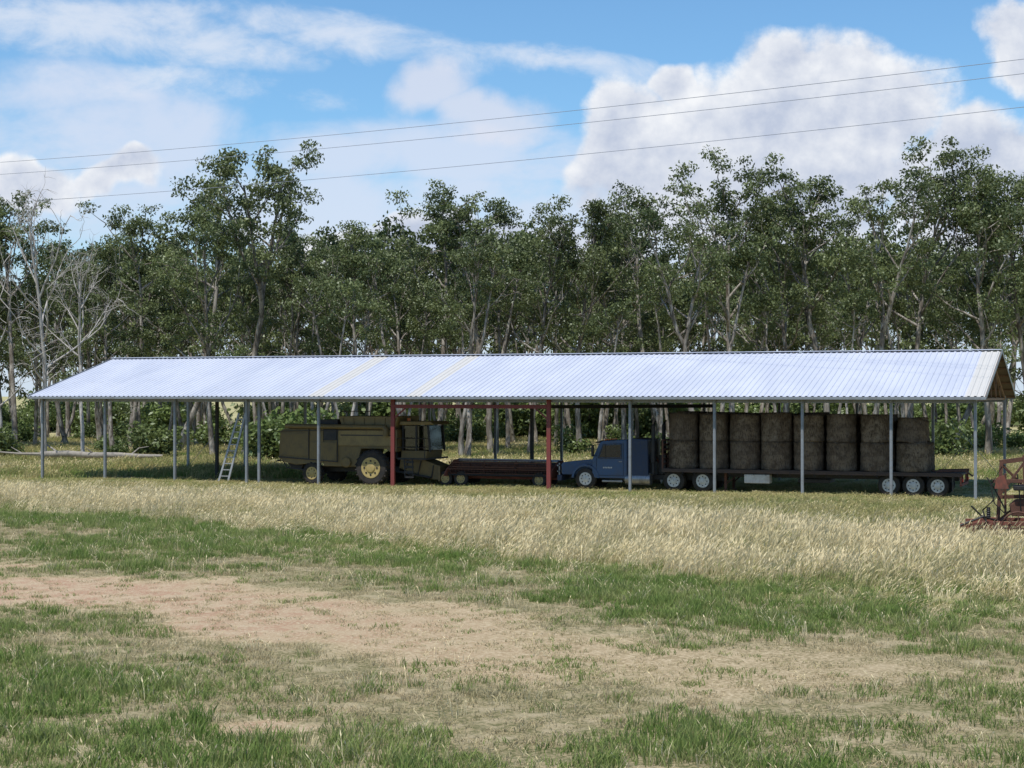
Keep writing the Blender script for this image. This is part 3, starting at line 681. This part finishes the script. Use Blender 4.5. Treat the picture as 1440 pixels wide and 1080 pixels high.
# ------------------------------------------------------------ blue prime mover (faces left)
tk=empty('blue_semi_truck',L2W(25.95,2.15),-TH); W=1.02
prism(tk,'bonnet',[(.08,.62),(.05,1.05),(.14,1.15),(1.52,1.30),(1.52,.62)],-W+.14,W-.14,M_blue,.04)
prism(tk,'cab_shell',[(1.5,.5),(1.5,1.3),(1.82,1.98),(1.95,2.08),(3.05,2.15),(3.05,.5)],-W,W,M_blue,.04)
prism(tk,'sleeper_box',[(3.06,.6),(3.06,2.17),(3.2,2.2),(3.95,2.16),(3.98,.6)],-W+.03,W-.03,M_blue2,.04)
for sd in (-1,1):
    pr=[]
    for k in range(11):
        a=math.pi*k/10; pr.append((1.2+.62*math.cos(a),.50+.58*math.sin(a)))
    for k in range(10,-1,-1):
        a=math.pi*k/10; pr.append((1.2+.53*math.cos(a),.50+.49*math.sin(a)))
    prism(tk,'front_fender_%d'%sd,pr,*( (-W-.03,-W+.34) if sd<0 else (W-.34,W+.03)),M_blue,.008)
    prism(tk,'side_window_%d'%sd,[(1.82,1.38),(2.02,1.9),(2.78,1.93),(2.78,1.38)],*((-W-.006,-W+.02) if sd<0 else (W-.02,W+.006)),M_glass,.004)
    y_=-W-.012 if sd<0 else W+.012
    bars(tk,'window_trim_%d'%sd,[((1.78,y_,1.35),(2.0,y_,1.94),.03,.02),((2.0,y_,1.94),(2.82,y_,1.97),.03,.02),((2.82,y_,1.97),(2.82,y_,1.35),.03,.02),((2.82,y_,1.35),(1.78,y_,1.35),.03,.02),((2.1,y_,1.36),(2.1,y_,1.93),.025,.02)],M_black)
    bars(tk,'door_seams_%d'%sd,[((1.7,y_,.62),(1.7,y_,1.35),.015,.008),((2.9,y_,.62),(2.9,y_,2.0),.015,.008),((1.7,y_,.62),(2.9,y_,.62),.008,.015)],M_black)
    box(tk,'door_handle_%d'%sd,2.7,2.84,y_-.015,y_+.015,1.2,1.24,M_chrome,.004)
    bars(tk,'door_lettering_%d'%sd,[((2.0+.07*i,y_,.95),(2.045+.07*i,y_,.95+.01*(i%2)),.01,.06) for i in range(6)],M_white)
    bars(tk,'mirror_arm_%d'%sd,[((1.72,sd*(W),1.45),(1.62,sd*(W+.22),1.5),.02,.02),((1.82,sd*(W),1.95),(1.62,sd*(W+.22),1.9),.02,.02)],M_black)
    box(tk,'mirror_%d'%sd,1.56,1.64,sd*(W+.22)-.09,sd*(W+.22)+.09,1.42,1.92,M_black,.02)
    box(tk,'step_%d'%sd,1.95,2.85,sd*(W-.1)-.12,sd*(W-.1)+.12,.34,.42,M_chrome,.01)
    lathe(tk,'fuel_tank_%d'%sd,[(0,0),(.24,0),(.26,.03),(.26,1.07),(.24,1.1),(0,1.1)],(2.95,sd*.78,.48),M_chrome,24,'x')
    wheel(tk,'front_wheel_%d'%sd,1.2,.46,.46,sd*.9,.24,M_rim,0,sd)
    for i,x_ in enumerate((5.1,6.35)):
        for q in (0,1): wheel(tk,'drive_wheel_%d_%d_%d'%(sd,i,q),x_,.46,.46,sd*(.92-.3*q),.22,M_rim,0,sd)
    box(tk,'headlight_%d'%sd,.03,.1,sd*.66-.11,sd*.66+.11,.68,.84,M_white,.02)
    tube(tk,'exhaust_stack_%d'%sd,[(4.15,sd*.8,.7),(4.15,sd*.8,2.75),(4.25,sd*.8,2.95)],[.085,.085,.06],M_black,12)
    tube(tk,'stack_shield_%d'%sd,[(4.15,sd*.8,1.2),(4.15,sd*.8,2.1)],.12,M_black,12)
box(tk,'grille',.02,.09,-.5,.5,.68,1.05,M_black,.01)
bars(tk,'grille_bars',[((.01,-.48,z_),(.01,.48,z_),.015,.02) for z_ in (.74,.82,.9,.98)],M_chrome)
box(tk,'bumper',-.08,.12,-W,W,.36,.6,M_blue2,.03)
prism(tk,'windscreen',[(1.535,1.37),(1.80,1.93),(1.83,1.92),(1.565,1.36)],-W+.1,W-.1,M_glass,.003)
prism(tk,'sun_visor',[(1.62,2.02),(1.9,2.1),(1.9,2.06),(1.64,1.98)],-W+.05,W-.05,M_black,.005)
bars(tk,'bull_bar',[((-.12,-.85,1.0),(-.12,.85,1.0),.06,.06),((-.12,-.85,.75),(-.12,.85,.75),.05,.05),((-.12,-.6,.4),(-.12,-.6,1.1),.06,.06),((-.12,.6,.4),(-.12,.6,1.1),.06,.06)],M_chrome)
bars(tk,'chassis_rails',[((.3,-.4,.55),(7.1,-.4,.55),.08,.2),((.3,.4,.55),(7.1,.4,.55),.08,.2),((5.1,-.9,.46),(5.1,.9,.46),.12,.12),((6.35,-.9,.46),(6.35,.9,.46),.12,.12),((1.2,-.8,.46),(1.2,.8,.46),.1,.1)],M_black)
box(tk,'fifth_wheel',5.4,6.1,-.45,.45,.66,.72,M_black,.01)
box(tk,'air_cleaner',4.3,4.6,-.5,.5,.7,1.5,M_black,.03)
for i in range(5): box(tk,'roof_marker_%d'%i,1.98,2.06,-.7+.35*i-.04,-.7+.35*i+.04,2.1,2.16,M_lamp,.01)
tubes(tk,'air_hoses',[([(4.0,-.2,1.4),(4.4,-.25,1.0),(4.75,-.2,1.25)],.02),([(4.0,.1,1.4),(4.4,.1,.95),(4.75,.1,1.25)],.02)],M_red)

# ------------------------------------------------------------ flatbed trailer
tr=empty('flatbed_trailer',L2W(30.6,2.15),-TH); W=1.22; ZD=.95
box(tr,'deck',0,12.2,-W,W,ZD-.07,ZD,M_deck,.01)
bars(tr,'deck_boards',[((.05,-W+.1+.2*i,ZD+.008),(12.1,-W+.1+.2*i,ZD+.008),.17,.016) for i in range(12)],M_deck)
box(tr,'side_rail_near',0,12.2,-W-.05,-W-.004,ZD-.13,ZD+.02,M_deck,.008)
box(tr,'side_rail_far',0,12.2,W+.004,W+.05,ZD-.13,ZD+.02,M_deck,.008)
bars(tr,'main_beams',[((.4,-.45,ZD-.2),(12.0,-.45,ZD-.2),.1,.24),((.4,.45,ZD-.2),(12.0,.45,ZD-.2),.1,.24)]+[((x_,-W,ZD-.11),(x_,W,ZD-.11),.06,.08) for x_ in np.arange(.5,12,.75)],M_black)
bars(tr,'headboard',[((.03,-W,ZD),(.03,-W,ZD+1.2),.06,.06),((.03,W,ZD),(.03,W,ZD+1.2),.06,.06),((.03,-W,ZD+1.2),(.03,W,ZD+1.2),.06,.06)]+[((.03,-W,ZD+.2*i),(.03,W,ZD+.2*i),.03,.08) for i in range(1,6)]+[((.03,y_,ZD),(.03,y_,ZD+1.2),.05,.05) for y_ in (-.4,.4)],M_rust)
tubes(tr,'rope_hooks',[([(x_,-W-.06,ZD-.1),(x_,-W-.09,ZD-.17),(x_+.05,-W-.09,ZD-.2)],.012) for x_ in np.arange(.4,12,.5)],M_black)
for sd in (-1,1):
    bars(tr,'landing_leg_%d'%sd,[((2.6,sd*.7,.1),(2.6,sd*.7,ZD-.1),.1,.1),((2.6,sd*.7,.35),(3.1,sd*.4,ZD-.2),.04,.04)],M_rust)
    box(tr,'leg_foot_%d'%sd,2.48,2.72,sd*.7-.12,sd*.7+.12,.03,.08,M_rust,.01)
    for i,x_ in enumerate((9.35,10.3,11.25)):
        wheel(tr,'wheel_%d_%d'%(sd,i),x_,.44,.44,sd*.95,.3,M_rim,0,sd)
box(tr,'tool_box',3.5,4.55,-W+.02,-W+.5,.42,.78,M_white,.02)
box(tr,'spare_tyre_rack',5.6,6.9,-.6,.6,.45,.6,M_black,.02)
bars(tr,'spare_brackets',[((5.8,-.5,.6),(5.8,-.5,.85),.05,.05),((6.7,-.5,.6),(6.7,-.5,.85),.05,.05)],M_black)
bars(tr,'axles',[((x_,-.9,.44),(x_,.9,.44),.1,.1) for x_ in (9.35,10.3,11.25)]+[((8.9,sd*.5,.6),(11.7,sd*.5,.6),.06,.1) for sd in (-1,1)],M_black)
bars(tr,'rear_bumper',[((12.15,-W,.5),(12.15,W,.5),.08,.1),((12.15,-.6,.5),(12.15,-.6,.9),.06,.06),((12.15,.6,.5),(12.15,.6,.9),.06,.06),((12.15,-W,.5),(12.15,-W,.9),.06,.06),((12.15,W,.5),(12.15,W,.9),.06,.06)],M_rust2)
box(tr,'tail_light_near',12.19,12.23,-1.1,-.8,.62,.74,M_lampr,.01)
box(tr,'tail_light_far',12.19,12.23,.8,1.1,.62,.74,M_lampr,.01)
box(tr,'mud_flap_near',11.8,11.82,-1.15,-.75,.2,.85,M_black,.003)
tubes(tr,'folded_ramps',[([(11.2,-1.1,ZD+.06),(12.3,-1.1,ZD+.12),(12.6,-1.1,ZD-.1)],.04),([(11.0,-.6,ZD+.06),(12.4,-.6,ZD+.14)],.04),([(11.1,.4,ZD+.06),(12.3,.4,ZD+.1)],.05)],M_rust)

# ------------------------------------------------------------ hay bales (standing on end, stacked)
def balemesh(seed,r,h):
    rg=random.Random(seed); bm=bmesh.new(); n=40; rings=[]
    prof=[(0,0),(.55,0),(.95,.0),(.985,.01),(1.0,.05),(1.005,.14),(.975,.26),(1.0,.38),(1.01,.5),(.975,.62),(1.0,.74),(.98,.86),(1.0,.94),(.985,.99),(.95,1.0),(.5,1.0),(0,1.0)]
    ph=[rg.uniform(0,6.28) for _ in range(4)]
    for f,z in prof:
        ring=[]
        for k in range(n):
            a=2*math.pi*k/n
            rr_=r*max(f,.002)*(1+.018*math.sin(2*a+ph[0])+.014*math.sin(5*a+ph[1]+z*3)+.016*rg.uniform(-1,1))
            ring.append(bm.verts.new((rr_*math.cos(a),rr_*math.sin(a),z*h+.01*math.sin(3*a+ph[2]))))
        rings.append(ring)
    for i in range(len(rings)-1):
        for k in range(n): bm.faces.new((rings[i][k],rings[i][(k+1)%n],rings[i+1][(k+1)%n],rings[i+1][k]))
    for _ in range(700):
        a=rg.uniform(0,6.28); z=rg.choice([h*.99,h*.99,rg.uniform(0,h),rg.uniform(0,h)]); q=Vector((r*math.cos(a),r*math.sin(a),z))
        d=Vector((math.cos(a)*.4+rg.uniform(-1,1),math.sin(a)*.4+rg.uniform(-1,1),rg.uniform(-1.3,.4))).normalized()*rg.uniform(.06,.18)
        s_=Vector((-math.sin(a),math.cos(a),0))*.01
        bm.faces.new([bm.verts.new(q-s_-d*.2),bm.verts.new(q+s_-d*.2),bm.verts.new(q+d)])
    bmesh.ops.recalc_face_normals(bm,faces=bm.faces)
    me=bpy.data.meshes.new('bale'); bm.to_mesh(me); bm.free(); me.shade_smooth(); me.materials.append(M_hay); return me
BL=[balemesh(i,.62,1.165) for i in range(6)]
def bale(s,t,z,tilt=(0,0),sc=1,szz=1):
    o=bpy.data.objects.new('hay_bale',random.choice(BL)); scene.collection.objects.link(o)
    o.location=L2W(s,t,z); o.rotation_euler=(tilt[0],tilt[1],random.uniform(0,6.28)); o.scale=(sc,sc,szz)
    return o
cs=[31.38,32.7,34.02,35.33,36.65,38.0,39.42]
for row,t in enumerate((2.15-.6,2.15+.62)):
    for i,s in enumerate(cs):
        w_=random.uniform(.97,1.03) if i<6 else 1.08
        bale(s,t,ZD+.02,(0,0),w_,1.0)
        bale(s+random.uniform(-.02,.02),t,ZD+1.18,(random.uniform(-.02,.02),random.uniform(-.03,.03)),w_,random.uniform(.93,1.04))
    bale(40.85,t,ZD+.02,(0,.02),1.08,.98)
    bale(40.75,t,ZD+1.14,(0.0,.14),.98,.84)
# ------------------------------------------------------------ ladder
ld=empty('leaning_ladder',L2W(9.45,.5),-TH)
L=[((0,0,0),(.85,.4,3.2),.06,.09),((.5,0,0),(1.2,.4,3.2),.06,.09)]
for i in range(1,11):
    f=i/11; L.append(((.85*f,.4*f,3.2*f),(.5+.7*f,.4*f,3.2*f),.045,.045))
bars(ld,'ladder_frame',L,M_alu)
dr=empty('fuel_drum',L2W(28.2,9.5),-TH)
lathe(dr,'drum',[(0,0),(.28,0),(.29,.02),(.28,.28),(.295,.3),(.28,.32),(.28,.58),(.295,.6),(.28,.62),(.29,.88),(.0,.88)],(0,0,0),M_rust2,24,'z')

# ------------------------------------------------------------ rusty implement at the right
im=empty('rusty_plough',(13.7,45.0,0),-.25)
bars(im,'toolbar_frame',[((-1.1,0,.55),(2.6,0,.55),.1,.1),((-1.0,.9,.6),(2.6,.9,.6),.1,.1),((-.6,-.1,.55),(-.3,1.0,.6),.09,.09),((.8,-.1,.55),(.8,1.0,.6),.09,.09),((2.2,-.1,.55),(2.2,1.0,.6),.09,.09),((-1.5,-.2,.5),(-.4,.1,.55),.08,.1),((-1.35,.5,.48),(-.6,.45,.5),.06,.3)],M_rust2,bev=.008)
bars(im,'mast',[((-.5,.3,.55),(-.4,.35,2.2),.10,.10),((.25,.3,.55),(.2,.35,2.4),.10,.10),((-.45,.35,2.2),(.9,.35,2.4),.08,.12),((-.5,.3,1.25),(.9,.3,1.3),.10,.10),((-.4,.35,2.15),(1.1,.8,.6),.06,.06),((-.65,-.1,1.7),(.3,-.1,1.72),.06,.10),((-.45,.3,1.3),(.2,.35,2.2),.06,.06),((-.3,.3,.6),(-.3,.2,1.9),.06,.06),((-.5,.3,.6),(.25,.3,1.25),.05,.05)],M_rust,bev=.006)
prism(im,'gearbox',[(-.15,.75),(-.2,1.05),(-.05,1.2),(.25,1.22),(.35,1.05),(.3,.75)],.1,.4,M_rust,.04)
prism(im,'cover_plate',[(-.6,1.5),(-.55,1.8),(-.35,1.88),(-.22,1.5)],-.14,-.125,M_rust2,.004)
box(im,'seat_box',-.1,.25,-.1,.3,1.45,1.6,M_black,.04)
L=[]
for i in range(9):
    x_=-1.0+.42*i; y_=0 if i%2 else .9
    L.append(([(x_,y_,.55),(x_-.02,y_-.25,.62),(x_,y_-.38,.4),(x_,y_-.3,.15),(x_,y_-.12,.04)],[.03,.03,.03,.028,.02]))
tubes(im,'spring_tines',L,M_rust,6)
for i in range(6):
    lathe(im,'disc_%d'%i,[(0,0),(.12,.015),(.24,.05),(.26,.07),(.24,.06),(.0,.02)],(-1.2+.3*i,-.35,.28),M_rust,22,'x')
tube(im,'disc_axle',[(-1.3,-.35,.28),(.5,-.35,.28)],.025,M_black,8)
tube(im,'steel_wheel_ring',[(.44*math.cos(k*math.pi/14),-.5,.46+.44*math.sin(k*math.pi/14)) for k in range(29)],.03,M_rust,6)
bars(im,'wheel_spokes',[((.0,-.5,.46),(.43*math.cos(k*math.pi/4),-.5,.46+.43*math.sin(k*math.pi/4)),.03,.03) for k in range(8)],M_rust)
wheel(im,'rubber_wheel',.65,.5,.48,-.3,.24,M_rim,0,-1)
tubes(im,'levers',[([(-.3,.1,.9),(-.6,0,1.5),(-.8,0,1.8)],.02),([(.1,.1,.9),(.0,-.1,1.9)],.02),([(-.8,.3,.6),(-1.2,.2,1.0)],.025),([(-.5,.2,.6),(-.9,-.2,.75),(-1.5,-.3,.5)],.03),([(-.6,0,1.2),(-.9,.1,.9),(-.8,0,.55)],.025),([(-.4,-.1,2.1),(-.7,-.15,1.6),(-.6,-.1,1.1),(-.3,0,.8)],.015)],M_black)
lathe(im,'spring',[(.05,0),(.06,.02)]+[(.06 if k%2 else .045,.03*k) for k in range(1,12)],(-.75,.1,.65),M_black,12,'z')

# ------------------------------------------------------------ power line
pl=empty('power_line',(0,0,0))
def wire(a,b,sag,nm):
    a=Vector(a);b=Vector(b);P=[]
    for i in range(61):
        t=-.5+2*i/60; p=a+(b-a)*t
        p=Vector(p); p.z-=sag*(1-(2*t-1)**2); P.append(p)
    tube(pl,nm,P,.012,M_wire,5); return P[0],P[-1]
w1=wire((-29.3,95,17.37),(18.5,60,16.2),.3,'wire_1')
w2=wire((-29.6,96,16.81),(19.0,61.5,15.97),.3,'wire_2')
w3=wire((-29.9,97,15.27),(19.3,62.5,14.9),.3,'wire_3')
for i in (0,1):
    p=w2[i]; tube(pl,'pole_%d'%i,[(p.x,p.y,-.5),(p.x,p.y,p.z+.6)],[.2,.13],M_pole,12)
    bars(pl,'crossarm_%d'%i,[(w1[i]+Vector((0,-.3,-.1)),w3[i]+Vector((0,.3,-.1)),.1,.12)],M_pole)

# ------------------------------------------------------------ world
SE,SAZ=math.radians(66),math.atan2(-.45,-.9)
w=bpy.data.worlds.new('World'); scene.world=w; w.use_nodes=True; nt=w.node_tree; nt.nodes.clear()
out=N(nt,'ShaderNodeOutputWorld'); bg=N(nt,'ShaderNodeBackground'); bg.inputs['Strength'].default_value=.13
sk=N(nt,'ShaderNodeTexSky',sky_type='NISHITA'); sk.sun_disc=False; sk.sun_elevation=SE; sk.sun_rotation=SAZ; sk.air_density=1.0; sk.dust_density=.4; sk.ozone_density=2.0
def MT(op,a,b=None,c=None,clamp=False):
    n=nt.nodes.new('ShaderNodeMath'); n.operation=op; n.use_clamp=clamp
    for i,v in enumerate((a,b,c)):
        if v is None: continue
        if isinstance(v,(int,float)): n.inputs[i].default_value=v
        else: nt.links.new(v,n.inputs[i])
    return n.outputs[0]
tc=N(nt,'ShaderNodeTexCoord'); sp=N(nt,'ShaderNodeSeparateXYZ'); nt.links.new(tc.outputs['Generated'],sp.inputs[0])
ya=MT('MAXIMUM',MT('ABSOLUTE',sp.outputs[1]),.12)
PX=MT('MULTIPLY',MT('DIVIDE',sp.outputs[0],ya),2.333); PY=MT('MULTIPLY',MT('DIVIDE',sp.outputs[2],ya),2.333)
def comb(x,y,z=0.):
    n=nt.nodes.new('ShaderNodeCombineXYZ')
    for i,v in enumerate((x,y,z)):
        if isinstance(v,(int,float)): n.inputs[i].default_value=v
        else: nt.links.new(v,n.inputs[i])
    return n.outputs[0]
v0=comb(PX,PY,3.1)
n0=noise(nt,5,3,.55,v0); s0=N(nt,'ShaderNodeSeparateColor'); nt.links.new(n0.outputs[1],s0.inputs[0])
qx=MT('MULTIPLY_ADD',MT('SUBTRACT',s0.outputs[0],.5),.16,PX); qy=MT('MULTIPLY_ADD',MT('SUBTRACT',s0.outputs[1],.5),.16,PY)
def blobs(lst):
    cur=None
    for (cx,cy,rx,ry) in lst:
        dx=MT('DIVIDE',MT('SUBTRACT',qx,(cx-720)/1000),rx/1000); dy_=MT('DIVIDE',MT('SUBTRACT',qy,(555-cy)/1000),ry/1000)
        val=MT('SUBTRACT',1,MT('ADD',MT('MULTIPLY',dx,dx),MT('MULTIPLY',dy_,dy_)))
        cur=val if cur is None else MT('MAXIMUM',cur,val)
    return MT('MAXIMUM',cur,-2.)
B=blobs(((1090,240,240,170),(1170,150,190,112),(905,235,92,125),(955,135,42,42),(1400,270,210,120),(1445,70,75,70),(45,250,100,48),(180,240,70,26),(640,345,300,40)))
nn=noise(nt,10,7,.6,v0); nn2=noise(nt,10,5,.6,comb(MT('ADD',PX,-.014),MT('ADD',PY,.024),3.1))
Dc=MT('MULTIPLY_ADD',MT('SUBTRACT',nn.outputs[0],.5),1.6,B)
alpha=ramp(nt,Dc,-.08,.45)
B2=blobs(((615,118,78,50),(700,165,105,50)))
alpha2=MT('MULTIPLY',ramp(nt,MT('MULTIPLY_ADD',MT('SUBTRACT',nn.outputs[0],.5),2.0,B2),-.1,.95),.72)
emb=MT('SUBTRACT',nn.outputs[0],nn2.outputs[0])
sh=MT('MULTIPLY_ADD',emb,2.4,.46)
sh=MT('ADD',sh,MT('MULTIPLY',MT('SUBTRACT',.6,Dc),.5))
sh=MT('ADD',sh,MT('MULTIPLY',MT('SUBTRACT',s0.outputs[2],.5),1.5))
sh=MT('ADD',sh,MT('MULTIPLY',MT('SUBTRACT',PY,.33),.9),None,True)
ccol=mixc(nt,sh,(4.1,4.6,5.7),(7.1,7.25,7.5))
def soft(lst,v,scale,lo,hi,det):
    cur=None
    for (cx,cy,rx,ry,k,tilt) in lst:
        ux=MT('SUBTRACT',PX,(cx-720)/1000); uy=MT('SUBTRACT',PY,(555-cy)/1000); uy=MT('MULTIPLY_ADD',ux,tilt,uy)
        dx=MT('DIVIDE',ux,rx/1000); dy_=MT('DIVIDE',uy,ry/1000)
        val=MT('MULTIPLY',MT('SUBTRACT',1,MT('ADD',MT('MULTIPLY',dx,dx),MT('MULTIPLY',dy_,dy_)),None,True),k)
        cur=val if cur is None else MT('MAXIMUM',cur,val)
    n=noise(nt,scale,det,.62,v,.3)
    return MT('MULTIPLY',ramp(nt,MT('MULTIPLY_ADD',MT('SUBTRACT',n.outputs[0],.5),2.0,cur),lo,hi),MT('MULTIPLY',cur,2.6,None,True))
wis=soft([(150,40,430,60,1.,.10),(480,50,350,50,.8,.14),(200,115,260,40,.8,.04),(800,85,220,30,.7,.12),(430,140,260,30,.4,.02)],comb(PX,MT('MULTIPLY',MT('MULTIPLY_ADD',PX,.10,PY),1.7),1.),9,.25,1.15,7)
haz=soft([(120,230,360,130,1.,0),(560,215,420,60,.95,.02),(500,300,460,90,.95,0),(60,130,170,70,.7,0),(900,330,700,90,1.,0)],comb(PX,MT('MULTIPLY',PY,1.6),5.),5,.05,.95,5)
sky=mixc(nt,1.,sk.outputs[0],(.72,1.0,1.16),'MULTIPLY')
hz=MT('SUBTRACT',1,ramp(nt,PY,.06,.30))
sky=mixc(nt,MT('MULTIPLY',hz,.85),sky,(5.0,5.7,6.8))
c1=mixc(nt,MT('MULTIPLY',wis,.72),sky,(6.3,6.6,7.2))
c1=mixc(nt,MT('MULTIPLY',haz,.8),c1,(5.4,5.9,7.0))
c1=mixc(nt,alpha2,c1,(6.0,6.1,6.8))
c1=mixc(nt,alpha,c1,ccol)
nt.links.new(c1,bg.inputs[0]); nt.links.new(bg.outputs[0],out.inputs[0])
w.cycles.sampling_method='NONE'
# sun
sd=bpy.data.lights.new('sun','SUN'); sd.energy=5.0; sd.angle=math.radians(.5); sd.color=(1,.965,.9)
so=bpy.data.objects.new('sun',sd); scene.collection.objects.link(so)
dirv=Vector((math.sin(SAZ)*math.cos(SE),math.cos(SAZ)*math.cos(SE),math.sin(SE)))
so.rotation_euler=dirv.to_track_quat('Z','Y').to_euler(); so.location=dirv*60
# camera
cd=bpy.data.cameras.new('camera'); cd.lens=58.33; cd.sensor_width=36; cd.clip_end=6000; cd.clip_start=.1
co_=bpy.data.objects.new('camera',cd); scene.collection.objects.link(co_); co_.location=(0,0,4.05)
co_.rotation_euler=(math.radians(90+.37),0,0); scene.camera=co_
scene.view_settings.view_transform='Standard'; scene.view_settings.look='None'; scene.view_settings.exposure=0
